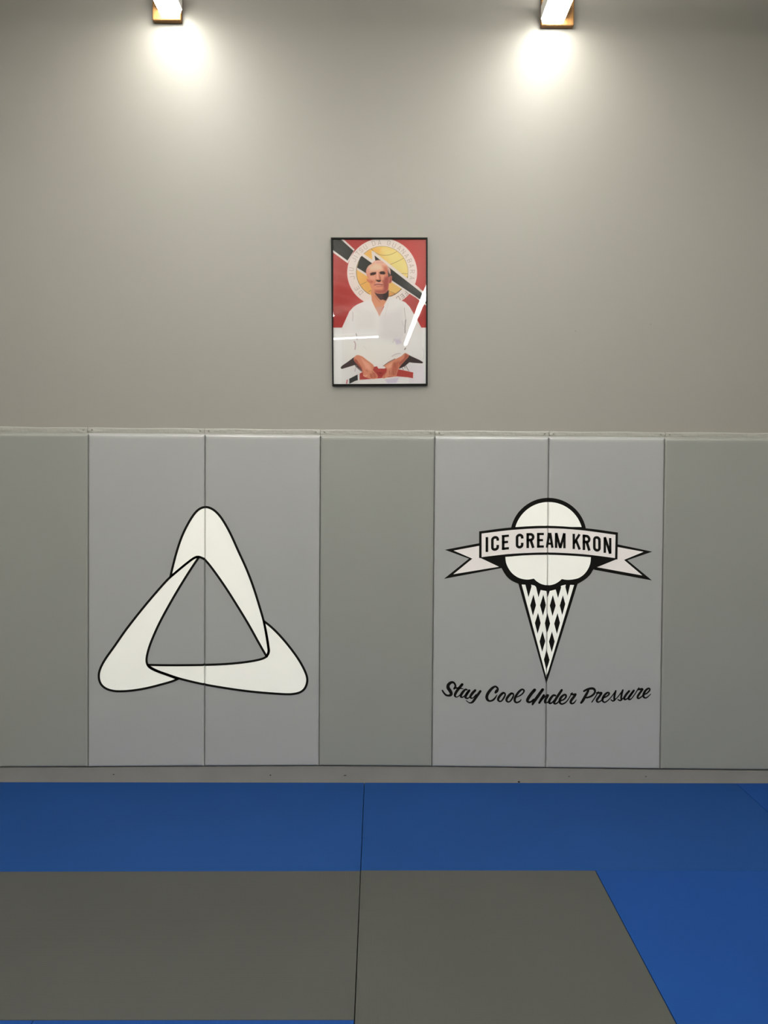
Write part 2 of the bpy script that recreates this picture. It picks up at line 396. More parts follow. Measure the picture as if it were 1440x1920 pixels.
def ell(cx, cy, rx, ry, a0, a1, n=10):
    return [(cx + rx * math.cos(math.radians(a0 + (a1 - a0) * k / n)), cy - ry * math.sin(math.radians(a0 + (a1 - a0) * k / n))) for k in range(n + 1)]
def glyph(ch, W, H, w):
    """strokes of a plain gothic capital in a W x H box (y down), stroke width w"""
    h = w / 2; ry = min(W / 2, H / 4); rx = W / 2 - h; k = h * 0.9
    stem = [(h, 0), (h, H)]
    if ch == 'I': return [[(W / 2, 0), (W / 2, H)]]
    if ch == 'E': return [stem, [(0, k), (W, k)], [(0, H * .49), (W * .88, H * .49)], [(0, H - k), (W, H - k)]]
    if ch == 'F': return [stem, [(0, k), (W, k)], [(0, H * .49), (W * .85, H * .49)]]
    if ch in 'CG':
        p = [(W - h, H * .34)] + ell(W / 2, ry, rx, ry - h, 0, 180) + ell(W / 2, H - ry, rx, ry - h, 180, 360) + [(W - h, H * (.62 if ch == 'C' else .52))]
        return [p] + ([[(W * .55, H * .54), (W, H * .54)]] if ch == 'G' else [])
    if ch == 'O':
        p = ell(W / 2, ry, rx, ry - h, 0, 180) + ell(W / 2, H - ry, rx, ry - h, 180, 360); return [p + [p[0]]]
    if ch == 'U': return [[(h, 0)] + ell(W / 2, H - ry, rx, ry - h, 180, 360) + [(W - h, 0)]]
    if ch == 'J': return [[(W - h, 0)] + ell(W / 2, H - ry, rx, ry - h, 360, 180)]
    if ch == 'T': return [[(0, k), (W, k)], [(W / 2, 0), (W / 2, H)]]
    if ch == 'D': return [stem, [(0, k), (W * .5, k)] + ell(W * .5, ry, W * .5 - h, ry - k, 90, 0) + ell(W * .5, H - ry, W * .5 - h, ry - k, 0, -90) + [(0, H - k)]]
    if ch in 'RPB':
        q = H * .27
        b = [(0, k), (W * .5, k)] + ell(W * .5, q, W * .5 - h, q - k, 90, -90) + [(0, 2 * q - k)]
        if ch == 'R': return [stem, b, [(W * .52, 2 * q - k), (W - h * .9, H)]]
        if ch == 'B': return [stem, b, [(0, 2 * q - k), (W * .5, 2 * q - k)] + ell(W * .5, (H + 2 * q - k) / 2, W * .5 - h, (H - 2 * q) / 2, 90, -90) + [(0, H - k)]]
        return [stem, b]
    if ch == 'A': return [[(h * .75, H), (W / 2 - h * .35, 0)], [(W - h * .75, H), (W / 2 + h * .35, 0)], [(W * .22, H * .73), (W * .78, H * .73)]]
    if ch == 'M': return [stem, [(W - h, 0), (W - h, H)], [(h * 1.1, 0), (W / 2, H)], [(W - h * 1.1, 0), (W / 2, H)]]
    if ch == 'N': return [stem, [(W - h, 0), (W - h, H)], [(h, 0), (W - h, H)]]
    if ch == 'K': return [stem, [(W - h * .9, 0), (h, H * .66)], [(W * .42, H * .40), (W - h * .8, H)]]
    if ch == 'S': return [[tuple(p) for p in catmull([(W - h, H * .27), (W * .85, H * .1), (W * .5, h), (W * .15, H * .1), (h, H * .27), (W * .25, H * .43), (W * .75, H * .56), (W - h, H * .74), (W * .8, H * .92), (W * .5, H - h), (W * .18, H * .92), (h, H * .74)], 3)]]
WORDS = [('banner_word', Print(), 'printed black word ' + t) for t in ('ICE', 'CREAM', 'KRON')]
for ch, xa, xb in (('I', 145, 170), ('C', 195, 267), ('E', 292, 356), ('C', 417, 487), ('R', 513, 586), ('E', 608, 670), ('A', 690, 755), ('M', 769, 866), ('K', 928, 1001), ('R', 1018, 1090), ('O', 1112, 1182), ('N', 1207, 1278)):
    ytop = lambda x: 331 + 1.38e-4 * (x - 685) ** 2
    Hh = 134 + 8 * max(0, (xa - 700) / 560)
    for st in glyph(ch, xb - xa, Hh, 24 if ch not in 'AMNK' else 22):
        q = []
        for (ax, ay), (bx, by) in zip(st, st[1:]):      # resample so that letters follow the banner's curve
            for t in (0, 0.5): q.append((ax + (bx - ax) * t, ay + (by - ay) * t))
        q.append(st[-1])
        q = [p for i, p in enumerate(q) if i == 0 or abs(p[0] - q[i - 1][0]) + abs(p[1] - q[i - 1][1]) > 1e-6]
        wd = (24 if ch not in 'AMNK' else 22) / 4.8
        if len(st) == 2 and abs(st[0][1] - st[1][1]) < 1: wd *= 0.88
        WORDS[0 if xa < 400 else 1 if xa < 900 else 2][1].stroke(c4([(xa + u, ytop(xa + u) + v) for u, v in q]), wd, M_INK, 7, caps=False)

# slogan in a brush script ---------------------------------------------
SLOGAN = []
def brush(strokes, ox, oy, sc):
    SLO = Print(); SLOGAN.append(('slogan_word', SLO, 'black brush script word ' + ('Stay', 'Cool', 'Under', 'Pressure')[len(SLOGAN)]))
    for st in strokes:
        pts = [tuple(p) for p in catmull(st, 5)]
        SLO.stroke([(ox + p[0] / sc, oy + p[1] / sc, max(p[2], 8) * 1.1 / sc) for p in pts], None, M_INK, 0)
brush([[(135, 355, 40), (185, 430, 45), (240, 480, 50), (310, 492, 55), (362, 470, 75), (372, 420, 80), (335, 350, 85), (292, 285, 85), (292, 215, 80), (340, 158, 75), (400, 132, 60), (450, 150, 50), (483, 205, 48), (485, 260, 55), (455, 305, 50)],
       [(670, 192, 70), (600, 275, 70), (530, 365, 70), (482, 450, 65), (477, 500, 55), (510, 532, 32), (560, 518, 28), (612, 470, 25)],
       [(500, 288, 38), (580, 288, 35), (640, 300, 28), (705, 310, 16)],
       [(800, 335, 40), (755, 330, 50), (690, 395, 65), (642, 470, 65), (637, 515, 60), (665, 540, 38), (710, 520, 30), (780, 450, 30), (840, 390, 30)],
       [(862, 355, 62), (805, 430, 70), (762, 510, 68), (770, 552, 52), (810, 568, 40), (850, 550, 30), (890, 500, 25)],
       [(1020, 352, 62), (950, 425, 70), (897, 505, 60), (902, 548, 50), (940, 565, 30), (990, 530, 30), (1050, 470, 40)],
       [(1160, 375, 62), (1090, 475, 66), (1022, 572, 66), (962, 655, 60), (905, 688, 42), (850, 680, 28), (780, 628, 22)]], 820, 1270, 14.4)
brush([[(420, 335, 62), (452, 295, 80), (482, 245, 52), (455, 200, 50), (410, 175, 48), (340, 212, 65), (260, 295, 75), (202, 385, 75), (182, 470, 75), (210, 540, 62), (270, 567, 45), (350, 540, 50), (410, 480, 42), (460, 400, 16)],
       [(620, 347, 55), (560, 400, 65), (502, 480, 62), (490, 540, 55), (535, 577, 40), (590, 555, 40), (650, 470, 45), (680, 395, 40), (662, 355, 45), (620, 347, 55)],
       [(845, 361, 55), (785, 412, 65), (727, 492, 62), (715, 554, 55), (760, 592, 40), (815, 570, 40), (877, 485, 45), (905, 408, 40), (888, 368, 45), (845, 361, 55)],
       [(1112, 525, 20), (1070, 578, 40), (990, 608, 45), (945, 578, 55), (937, 520, 62), (970, 430, 62), (1040, 330, 60), (1100, 272, 55), (1150, 253, 45), (1188, 288, 45), (1170, 340, 40), (1110, 400, 38), (1030, 445, 32), (985, 465, 22)]], 900, 1275, 14.4)
brush([[(292, 245, 72), (222, 325, 72), (152, 422, 72), (115, 498, 66), (140, 540, 52), (200, 535, 45), (270, 480, 45)],
       [(490, 235, 66), (420, 332, 70), (342, 440, 70), (272, 540, 64), (242, 598, 45)],
       [(518, 375, 55), (460, 470, 60), (407, 560, 50)],
       [(420, 545, 25), (480, 480, 25), (560, 400, 30), (620, 375, 50), (590, 430, 60), (552, 510, 60), (555, 555, 45), (600, 560, 30), (650, 520, 30)],
       [(800, 380, 45), (750, 378, 50), (692, 442, 60), (652, 520, 60), (662, 568, 50), (710, 562, 35), (780, 490, 30)],
       [(958, 248, 55), (890, 350, 60), (812, 470, 60), (772, 550, 55), (790, 583, 40), (840, 570, 35), (890, 520, 30)],
       [(900, 510, 30), (960, 500, 35), (1030, 460, 40), (1065, 400, 45), (1048, 362, 45), (1000, 372, 50), (932, 440, 60), (908, 520, 60), (925, 573, 45), (970, 590, 40), (1040, 560, 35), (1100, 500, 28), (1160, 405, 24), (1215, 318, 30)],
       [(1190, 345, 45), (1220, 352, 45), (1262, 355, 45), (1298, 355, 50), (1250, 422, 60), (1192, 500, 60), (1178, 548, 55), (1205, 578, 42), (1260, 560, 35), (1315, 490, 18)]], 980, 1275, 13.09)
brush([[(222, 240, 36), (172, 330, 46), (122, 418, 46), (92, 458, 36)],
       [(142, 248, 32), (200, 218, 38), (270, 200, 40), (320, 208, 40), (342, 248, 36), (325, 295, 35), (270, 340, 35), (200, 365, 30), (170, 365, 22)],
       [(400, 260, 20), (350, 350, 20), (285, 445, 20)],
       [(375, 280, 30), (420, 280, 35), (458, 284, 36), (420, 342, 40), (378, 400, 40), (378, 433, 34), (405, 445, 26), (450, 420, 22), (480, 385, 22)],
       [(480, 370, 25), (540, 350, 25), (590, 310, 28), (595, 282, 28), (562, 277, 32), (512, 322, 40), (478, 390, 40), (482, 428, 32), (520, 448, 26), (580, 410, 20), (640, 345, 18), (712, 250, 20)],
       [(715, 245, 30), (697, 310, 35), (688, 370, 35), (692, 408, 34), (660, 425, 25), (630, 405, 20)],
       [(692, 410, 20), (750, 355, 18), (838, 238, 20)],
       [(842, 230, 30), (822, 300, 35), (813, 370, 35), (818, 400, 34), (790, 418, 25), (755, 400, 20)],
       [(820, 402, 20), (870, 355, 20)],
       [(955, 248, 36), (902, 310, 40), (868, 370, 38), (880, 398, 32), (920, 383, 22), (980, 320, 20), (1030, 255, 24)],
       [(1040, 238, 36), (987, 310, 40), (948, 370, 38), (960, 398, 30), (1000, 380, 20), (1060, 300, 18), (1132, 190, 20)],
       [(1115, 217, 30), (1150, 215, 35), (1195, 215, 36), (1150, 280, 38), (1112, 340, 38), (1112, 373, 32), (1145, 373, 25), (1200, 330, 20)],
       [(1215, 310, 22), (1270, 290, 25), (1320, 240, 28), (1325, 207, 28), (1295, 202, 32), (1242, 250, 40), (1213, 320, 40), (1222, 358, 32), (1260, 370, 25), (1310, 335, 18), (1345, 300, 12)]], 1080, 1270, 9.6)

# ------------------------------------------------------------------ wall pads
screw_bm = bmesh.new()
prof = [(0.0, -0.0028), (0.0022, -0.0026), (0.0042, -0.0016), (0.0052, 0.0)]
rings = [[screw_bm.verts.new((r * math.cos(k * math.pi / 5), y, r * math.sin(k * math.pi / 5))) for k in range(10)] for r, y in prof[1:]]
tip = screw_bm.verts.new((0, prof[0][1], 0))
for k in range(10): screw_bm.faces.new((tip, rings[0][k], rings[0][(k + 1) % 10]))
for a, b in zip(rings, rings[1:]):
    for k in range(10): screw_bm.faces.new((a[k], b[k], b[(k + 1) % 10], a[(k + 1) % 10]))
bmesh.ops.recalc_face_normals(screw_bm, faces=screw_bm.faces[:])
SCREW = bpy.data.meshes.new('screw'); screw_bm.to_mesh(SCREW); screw_bm.free(); SCREW.materials.append(M_SCREW)

top_seam = [-53.5, 165, 384, 600.5, 815.5, 1029.5, 1247, 1465]
bot_seam = [-52.5, 164.5, 383, 598, 810, 1023.5, 1238, 1452]
top_y = [809.8, 811.2, 813, 814.6, 816.4, 817.8, 819.2, 820.5]
flap_y = [799.2, 801.6, 803.6, 805.6, 807.4, 808.8, 810.4, 811.8]
bot_y = [1439, 1438.3, 1437, 1436.2, 1437.6, 1440, 1442.4, 1444.5]
ICES = [('cone_print', CONE, None), ('scoop_print', SCOOP, None), ('banner_print', BAN, None)] + WORDS + SLOGAN
pad_info = [
    ('plain grey wall pad at the far left end, cut by the picture edge', []),
    ('bluish grey wall pad printed with the left half of the white triangle emblem', TRIS),
    ('bluish grey wall pad printed with the right half of the white triangle emblem', TRIS),
    ('plain grey wall pad below the framed poster, between the two printed pairs', []),
    ('bluish grey wall pad with left half of ice cream cone, reading ICE and Stay Cool', ICES),
    ('bluish grey wall pad with right half of ice cream cone, reading KRON and Pressure', ICES),
    ('plain grey wall pad at the far right, beside the ice cream pad', []),
]
for i, (label, prints) in enumerate(pad_info):
    g = 0.22                                            # half of the joint in px
    tl = on_wall(top_seam[i] + g, top_y[i], -PAD_T); tr = on_wall(top_seam[i + 1] - g, top_y[i + 1], -PAD_T)
    bl = on_wall(bot_seam[i] + g, bot_y[i], -PAD_T); br = on_wall(bot_seam[i + 1] - g, bot_y[i + 1], -PAD_T)
    root = tag(empty('wall_pad', ((bl[0] + br[0]) / 2, 0, min(bl[1], br[1]))), label, 'wall pad', 'padding panels along the wall')
    inv = root.location.copy()
    pad = Pad(tl, tr, br, bl)
    def put(name, bm, m, smooth=False, recalc=True, parent=root):
        bmesh.ops.translate(bm, verts=bm.verts[:], vec=-inv)
        return obj(name, bm, m, parent, smooth, recalc=recalc)
    put('cushion', pad.mesh(), M_PADP if prints else M_PAD, True)
    # nailing flap above the cushion: a thin, slightly puckered strip of vinyl screwed to the wall
    fl = on_wall(top_seam[i] + 0.6, flap_y[i]); fr = on_wall(top_seam[i + 1] - 0.6, flap_y[i + 1])
    bm = bmesh.new(); n = 44; rows = []
    zlo = [tl[1] - 0.004, tr[1] - 0.004]
    rnd = random.Random(20 + i)
    ph = [rnd.uniform(0, 6.28) for _ in range(4)]
    for k in range(n + 1):
        u = k / n; x = fl[0] + (fr[0] - fl[0]) * u
        zt = fl[1] + (fr[1] - fl[1]) * u + 0.0012 * math.sin(9 * u + ph[0]); zb = zlo[0] + (zlo[1] - zlo[0]) * u
        near = math.exp(-min(u, 1 - u) * 14)
        col = []
        for q in range(6):
            v = q / 5
            y = -0.0022 - 0.0016 * (1 + math.sin(23 * u + 5 * v + ph[1])) * (0.25 + near) * math.sin(math.pi * min(1, v * 1.15)) - 0.0012 * near * (1 + math.sin(61 * u + 9 * v + ph[2]))
            col.append(bm.verts.new((x, y, zb + (zt - zb) * v)))
        col.append(bm.verts.new((x, -0.0004, zt)))
        rows.append(col)
    for a, b in zip(rows, rows[1:]):
        for q in range(6): bm.faces.new((a[q], b[q], b[q + 1], a[q + 1]))
    flap = put('nailing_flap', bm, M_FLAP, True)
    for s, p0 in ((1, fl), (-1, fr)):
        sc = bpy.data.objects.new('screw', SCREW); COL.objects.link(sc); sc.parent = flap
        sc.location = Vector((p0[0] + s * 0.021, -0.0055, p0[1] - 0.011)) - inv
    for nm, pr, lb in prints:
        bm, inks = pad.wrap(pr)
        if not len(bm.faces): bm.free(); continue
        part = put(nm, bm, inks, recalc=False)
        if lb: part['label'] = lb

# ------------------------------------------------------------------ floor mats
def floor_mat(pxc, m, label, group='tatami mats on the floor'):
    """pxc: four floor corners far-left, far-right, near-right, near-left"""
    P = [p if isinstance(p, Vector) else Vector(p) for p in pxc]
    c = sum(P, Vector((0, 0))) / 4
    bm = bmesh.new()
    e = 0.0012
    Q = []
    for p in P:
        d = p - c; Q.append(Vector((p.x - math.copysign(e, d.x), p.y - math.copysign(e, d.y))))
    lowr = [(Q[k].x - c.x, Q[k].y - c.y, 0.0003) for k in (3, 2, 1, 0)]
    top = [(Q[k].x - c.x, Q[k].y - c.y, MAT_T) for k in (3, 2, 1, 0)]
    add_hexa(bm, lowr + top)
    bmesh.ops.bevel(bm, geom=[ed for ed in bm.edges if all(v.co.z > 0.01 for v in ed.verts)], offset=0.0025, segments=3, profile=0.5, affect='EDGES')
    o = obj('floor_mat', bm, m, loc=(c.x, c.y, -MAT_T))
    return tag(o, label, 'mat', group)
FL = lambda px, py: Vector(on_floor(px, py))
yw = BB_Y - 0.002
sa = FL(683, 1467.5); sb = FL(676.3, 1632.5); sc_ = FL(664.5, 1914)
rb = FL(1116, 1631); r2 = FL(1385, 1473)
edge_y = (sb.y + rb.y) / 2; row3_y = FL(400, 1912).y
xs0 = (sa.x + sb.x) / 2; xs1 = rb.x; xs2 = r2.x
xA = xs0 - 1.97
floor_mat([(xA, yw), (xs0, yw), (xs0, sb.y), (xA, FL(0, 1634.5).y)], M_BLUE_X, 'blue tatami mat along the baseboard, left of the centre joint')
floor_mat([(xs0, yw), (xs2, yw), (xs2, edge_y), (xs0, edge_y)], M_BLUE_X, 'dull blue tatami mat along the baseboard, right of the centre joint')
floor_mat([(xs2, yw), (xs2 + 0.97, yw), (xs2 + 0.97, yw - 1.97), (xs2, yw - 1.97)], M_BLUE_Y, 'blue tatami mat in the far right corner, only its tip showing by the baseboard')
floor_mat([(xA, FL(0, 1634.5).y), (xs0, sb.y), (sc_.x, row3_y), (xA, row3_y)], M_GREY_X, 'wide grey tatami mat at lower left, its ribs running sideways')
gE = FL(1269, 1920)
slope = (gE.x - rb.x) / (gE.y - rb.y)
floor_mat([(xs0, edge_y), (rb.x, edge_y), (rb.x + slope * -1.97, edge_y - 1.97), (sc_.x + 0.001, edge_y - 1.97)], M_GREY_Y, 'grey tatami mat right of the joint, its ribs running towards the viewer')
floor_mat([(rb.x, edge_y), (xs2 - 0.001, edge_y), (xs2 - 0.001, edge_y - 1.97), (rb.x + slope * -1.97, edge_y - 1.97)], M_BLUE_Y, 'bright blue tatami mat at lower right beside the grey mat')
xm = FL(62, 1914).x
floor_mat([(xm, row3_y), (sc_.x, row3_y), (sc_.x, row3_y - 1.97), (xm, row3_y - 1.97)], M_BLUE_Y, 'blue tatami mat showing as a thin strip under the wide grey mat')
floor_mat([(xA, row3_y), (xm, row3_y), (xm, row3_y - 1.97), (xA, row3_y - 1.97)], M_BLUE_Y, 'blue tatami mat showing as a sliver in the bottom left corner')

# ------------------------------------------------------------------ strip lights and the wood blocks behind their ends
BOARD_Y = -0.035                    # front face of the boards on the wall where the rows of lights end
Z_LEFT = on_wall(323, 28, BOARD_Y)[1]; Z_RIGHT = on_wall(1035, 46, BOARD_Y)[1]
Z_REST = (Z_LEFT + Z_RIGHT) / 2
LENS_W, LENS_H, HOUSE_H = 0.115, 0.022, 0.065
def strip_light(x, y, length, along, label, z=Z_REST):
    """a hanging batten: white housing with side skirts, glowing lens below, a glow bar added on top to light the ceiling, two hanger rods. (x, y) is the end nearest the wall / the right end"""
    root = tag(empty('strip_light', (x, y, z)), label, 'ceiling light', 'strip lights under the ceiling')
    if along == 'X': root.rotation_euler = (0, 0, -math.pi / 2)      # local -y runs towards -x
    h = LENS_W / 2; L = length
    def bar(name, sec, y0, y1, m):
        bm = bmesh.new(); n = len(sec)
        a = [bm.verts.new((u, y0, v)) for u, v in sec]; b = [bm.verts.new((u, y1, v)) for u, v in sec]
        for k in range(n): bm.faces.new((a[k], a[(k + 1) % n], b[(k + 1) % n], b[k]))
        bm.faces.new(a); bm.faces.new(b[::-1])
        return obj(name, bm, m, root)
    bar('lens', [(-h, LENS_H), (-h + 0.004, 0.008), (-h + 0.022, 0), (h - 0.022, 0), (h - 0.004, 0.008), (h, LENS_H)], -0.002, -L + 0.002, M_LENS)
    bar('housing', [(-h - 0.004, LENS_H + 0.0005), (h + 0.004, LENS_H + 0.0005), (h + 0.004, LENS_H + HOUSE_H), (-h - 0.004, LENS_H + HOUSE_H)], 0, -L, M_METAL)
    bar('added_uplight_bar', [(-h + 0.01, LENS_H + HOUSE_H + 0.0005), (h - 0.01, LENS_H + HOUSE_H + 0.0005), (h - 0.02, LENS_H + HOUSE_H + 0.006), (-h + 0.02, LENS_H + HOUSE_H + 0.006)], -0.02, -L + 0.02, M_UP)  # added glow, bounced off the ceiling to lift the upper wall
    for yy in (-0.3, -L + 0.3):
        bm = bmesh.new()
        add_box(bm, h - 0.003, h + 0.003, yy - 0.003, yy + 0.003, LENS_H + HOUSE_H + 0.0005, CEIL_Z - z - 0.0008)
        obj('hanger_rod', bm, M_METAL, root)
    return root
def board(pxa, pxb, py, label):
    xa, z0 = on_wall(pxa, py, BOARD_Y); xb, _ = on_wall(pxb, py, BOARD_Y)
    bm = bmesh.new(); add_box(bm, xa, xb, BOARD_Y, -0.0005, z0, z0 + 0.32); bevel(bm, 0.006, 3)
    return tag(obj('wood_board', bm, M_WOOD), label, 'board', 'boards on the wall behind the ends of the lights')
board(285.5, 339.5, 37.5, 'upright pine board high on the wall behind the left strip light')
board(1015, 1076.5, 47, 'upright pine board high on the wall behind the right strip light')
xL = on_wall(319.5, 38, BOARD_Y)[0]; xR = on_wall(1036, 46, BOARD_Y)[0]
y = BOARD_Y - 0.003
ords = ['', 'second', 'third', 'fourth', 'fifth', 'sixth']
for k in range(4):
    strip_light(xL, y, 2.13, 'Y', 'glowing white strip light meeting the wall at upper left' if k == 0 else ords[k] + ' strip light from the wall in the left hand row, overhead', Z_LEFT); y -= 2.16
y = BOARD_Y - 0.003
for k in range(6):
    strip_light(xR, y, 2.11, 'Y', 'glowing white strip light meeting the wall at upper right' if k == 0 else ords[k] + ' strip light from the wall in the right hand row, overhead', Z_RIGHT); y -= 2.14
for k in range(2):
    strip_light(0.02 - 2.23 * k, -11.4, 2.2, 'X', ['strip light running sideways behind the viewer, the one ending near the right row', 'strip light running sideways behind the viewer, the one nearer the left wall'][k])
for side, rx in (('left', (-3.15,)), ('right', (2.98,))):  # rows added out of view to fill the lower wall and sides
    for q, x in enumerate(rx):
        for k in range(4):
            strip_light(x, -2.2 - 2.03 * k, 2.0, 'Y', ['nearest', 'second', 'third', 'farthest'][k] + ' added fill strip light from the padded wall, unseen row to the ' + side)

# ------------------------------------------------------------------ framed poster
FR_T = 0.022
def c1(x, y): return (600 + x / 6.195, 430 + y / 6.195)
outer = [on_wall(*c1(*p), -FR_T) for p in ((126, 93), (1250, 93), (1251, 1808), (142, 1814))]      # tl tr br bl
cxf = sum(p[0] for p in outer) / 4; czf = sum(p[1] for p in outer) / 4
fr_root = tag(empty('framed_poster', (cxf, 0, min(outer[2][1], outer[3][1]))), 'black framed poster of a man in a white martial arts jacket on the wall', 'picture')
off = fr_root.location.copy()
FW = 0.0075
inner = [(outer[0][0] + FW, outer[0][1] - FW), (outer[1][0] - FW, outer[1][1] - FW), (outer[2][0] - FW, outer[2][1] + FW), (outer[3][0] + FW, outer[3][1] + FW)]
names = ['frame_rail', 'frame_stile', 'frame_rail', 'frame_stile']
for k in range(4):
    j = (k + 1) % 4; bm = bmesh.new()
    o0, o1, i0, i1 = outer[k], outer[j], inner[k], inner[j]
    c = [(o0[0], -FR_T, o0[1]), (o1[0], -FR_T, o1[1]), (i1[0], -FR_T, i1[1]), (i0[0], -FR_T, i0[1])]
    add_hexa(bm, c + [(p[0], -0.0005, p[2]) for p in c])
    bmesh.ops.translate(bm, verts=bm.verts[:], vec=-off)
    bmesh.ops.bevel(bm, geom=[e for e in bm.edges if all(v.co.y < -0.01 for v in e.verts)], offset=0.0012, segments=2, affect='EDGES')
    obj(names[k], bm, M_FRAME, fr_root)

# the print: a flat picture painted into a fine grid of vertex colours
STEP = 3.2
PX0, PX1, PY0, PY1 = 120.0, 1262.0, 84.0, 1826.0
GX = np.arange(PX0, PX1, STEP); GY = np.arange(PY0, PY1, STEP)
XX, YY = np.meshgrid(GX, GY)
IMG = np.zeros(XX.shape + (3,))
IMG[:] = (178, 62, 60)
MASK = None
def fill(pts, col, soft=4.0, alpha=1.0, n=0):
    if n: pts = catmull(pts, n, True)
    P = np.array(pts, float)[:, :2]
    m = soft + 4
    j0, j1 = np.searchsorted(GX, [P[:, 0].min() - m, P[:, 0].max() + m]); i0, i1 = np.searchsorted(GY, [P[:, 1].min() - m, P[:, 1].max() + m])
    if j1 <= j0 or i1 <= i0: return
    x = XX[i0:i1, j0:j1]; yv = YY[i0:i1, j0:j1]
    ins = np.zeros(x.shape, bool); d2 = np.full(x.shape, 1e12)
    for a, b in zip(P, np.roll(P, -1, 0)):
        e = b - a; L2 = e @ e
        if L2 < 1e-9: continue
        t = np.clip(((x - a[0]) * e[0] + (yv - a[1]) * e[1]) / L2, 0, 1)
        d2 = np.minimum(d2, (x - a[0] - t * e[0]) ** 2 + (yv - a[1] - t * e[1]) ** 2)
        c = (a[1] > yv) != (b[1] > yv)
        with np.errstate(divide='ignore', invalid='ignore'):
            ins ^= c & (x < e[0] * (yv - a[1]) / (e[1] if abs(e[1]) > 1e-9 else 1e-9) + a[0])
    sd = np.where(ins, 1, -1) * np.sqrt(d2)
    al = np.clip(0.5 + sd / soft, 0, 1); al = (al * al * (3 - 2 * al) * alpha * (1 if MASK is None else MASK[i0:i1, j0:j1]))[..., None]
    IMG[i0:i1, j0:j1] = IMG[i0:i1, j0:j1] * (1 - al) + np.array(col) * al
def line(pts, width, col, soft=4.0, alpha=1.0, n=0):
    if n: pts = catmull(pts, n)
    P = np.array(pts, float)[:, :2]; m = width / 2 + soft + 4
    j0, j1 = np.searchsorted(GX, [P[:, 0].min() - m, P[:, 0].max() + m]); i0, i1 = np.searchsorted(GY, [P[:, 1].min() - m, P[:, 1].max() + m])
    x = XX[i0:i1, j0:j1]; yv = YY[i0:i1, j0:j1]; d2 = np.full(x.shape, 1e12)
    for a, b in zip(P, P[1:]):
        e = b - a; L2 = max(e @ e, 1e-9)
        t = np.clip(((x - a[0]) * e[0] + (yv - a[1]) * e[1]) / L2, 0, 1)
        d2 = np.minimum(d2, (x - a[0] - t * e[0]) ** 2 + (yv - a[1] - t * e[1]) ** 2)
    al = (np.clip(0.5 + (width / 2 - np.sqrt(d2)) / soft, 0, 1) * alpha)[..., None]
    IMG[i0:i1, j0:j1] = IMG[i0:i1, j0:j1] * (1 - al) + np.array(col) * al
def ellp(cx, cy, rx, ry, n=64): return [(cx + rx * math.cos(2 * math.pi * k / n), cy + ry * math.sin(2 * math.pi * k / n)) for k in range(n)]
K7 = lambda p: [(123.9 + 0.7959 * a, 61.95 + 0.7959 * b) for a, b in p]       # emblem region
K9 = lambda p: [(433.7 + 0.3442 * a, 309.8 + 0.3442 * b) for a, b in p]       # head region
KH = lambda p: [(185.9 + 0.7314 * a, 1362.9 + 0.7314 * b) for a, b in p]      # hands region
K8 = lambda p: [(123.9 + 0.7959 * a, 805.3 + 0.7959 * b) for a, b in p]       # jacket region
BLK = (44, 44, 42); WHT = (226, 216, 210)
# cloth backdrop, with the soft folds of the red flag
fill([(700, 60), (1300, 60), (1300, 700), (1000, 700)], (190, 72, 68), 260, 0.9)
for yy, a in ((520, .25), (640, .35), (770, .3), (900, .3)):
    line([(120, yy - 40), (300, yy + 10), (460, yy + 60)], 26, (206, 112, 106), 60, a)
fill([(100, 930), (460, 960), (460, 1060), (100, 1040)], (168, 62, 62), 90, 0.5)
# black band with white borders across the flag
fill(K7([(-60, -20), (92, -20), (350, 215), (250, 415), (-60, 190)]), WHT, 4)
fill(K7([(-60, -20), (40, -30), (335, 235), (245, 375), (-60, 155)]), BLK, 4)
fill(K7([(1180, 690), (1470, 912), (1470, 1090), (1160, 850)]), WHT, 4)
fill(K7([(1180, 727), (1470, 972), (1470, 1056), (1160, 835)]), BLK, 4)
# white ring, yellow disc
fill(K7(ellp(751, 548, 511, 494)), (228, 214, 207), 5)
fill(K7(ellp(752, 540, 377, 373)), (229, 189, 112), 4)
def region(pts, n=0):
    """mask of a smooth outline"""
    global IMG, MASK
    keep = IMG; MASK = None; IMG = np.zeros_like(keep); fill(pts, (1, 1, 1), 4, 1, n); mk = IMG[..., 0]; IMG = keep
    return mk
MASK = region(K7(ellp(752, 540, 376, 372)))
fill(K7([(700, 180), (1000, 200), (1150, 420), (1150, 620), (900, 520)]), (236, 211, 143), 160, 0.95)
fill(K7([(370, 470), (560, 560), (640, 760), (620, 900), (400, 760)]), (228, 174, 98), 110, 0.7)
fill(K7([(580, 190), (740, 180), (700, 290), (600, 330), (500, 300)]), (226, 170, 86), 60, 0.5)
fill(K7([(840, 830), (950, 850), (900, 900), (850, 900)]), (216, 150, 90), 12, 0.8)
TH = (84, 66, 44)
MASK = None
for p in ([(590, 205), (640, 250), (710, 288), (800, 300), (880, 285), (965, 245)], [(870, 432), (980, 385), (1065, 340)], [(1020, 562), (1122, 565)], [(440, 725), (520, 685)], [(555, 830), (592, 800)], [(845, 818), (890, 832), (945, 862)]):
    line(K7(p), 3.2, TH, 4, 0.85, 4)
line(K7([(752 + 377 * math.cos(math.radians(t)), 540 + 373 * math.sin(math.radians(t))) for t in range(-240, 20, 6)]), 3.4, (96, 80, 72), 4, 0.75)
line(K7([(752 + 377 * math.cos(math.radians(t)), 540 + 373 * math.sin(math.radians(t))) for t in range(10, 18, 2)]), 6, (50, 42, 34), 4, 0.9)
line(K7([(752 + 377 * math.cos(math.radians(t)), 540 + 373 * math.sin(math.radians(t))) for t in range(120, 215, 6)]), 4.4, (70, 56, 44), 4, 0.85)
line(K7([(752 + 377 * math.cos(math.radians(t)), 540 + 373 * math.sin(math.radians(t))) for t in range(38, 76, 4)]), 7, (52, 40, 32), 4, 0.9)
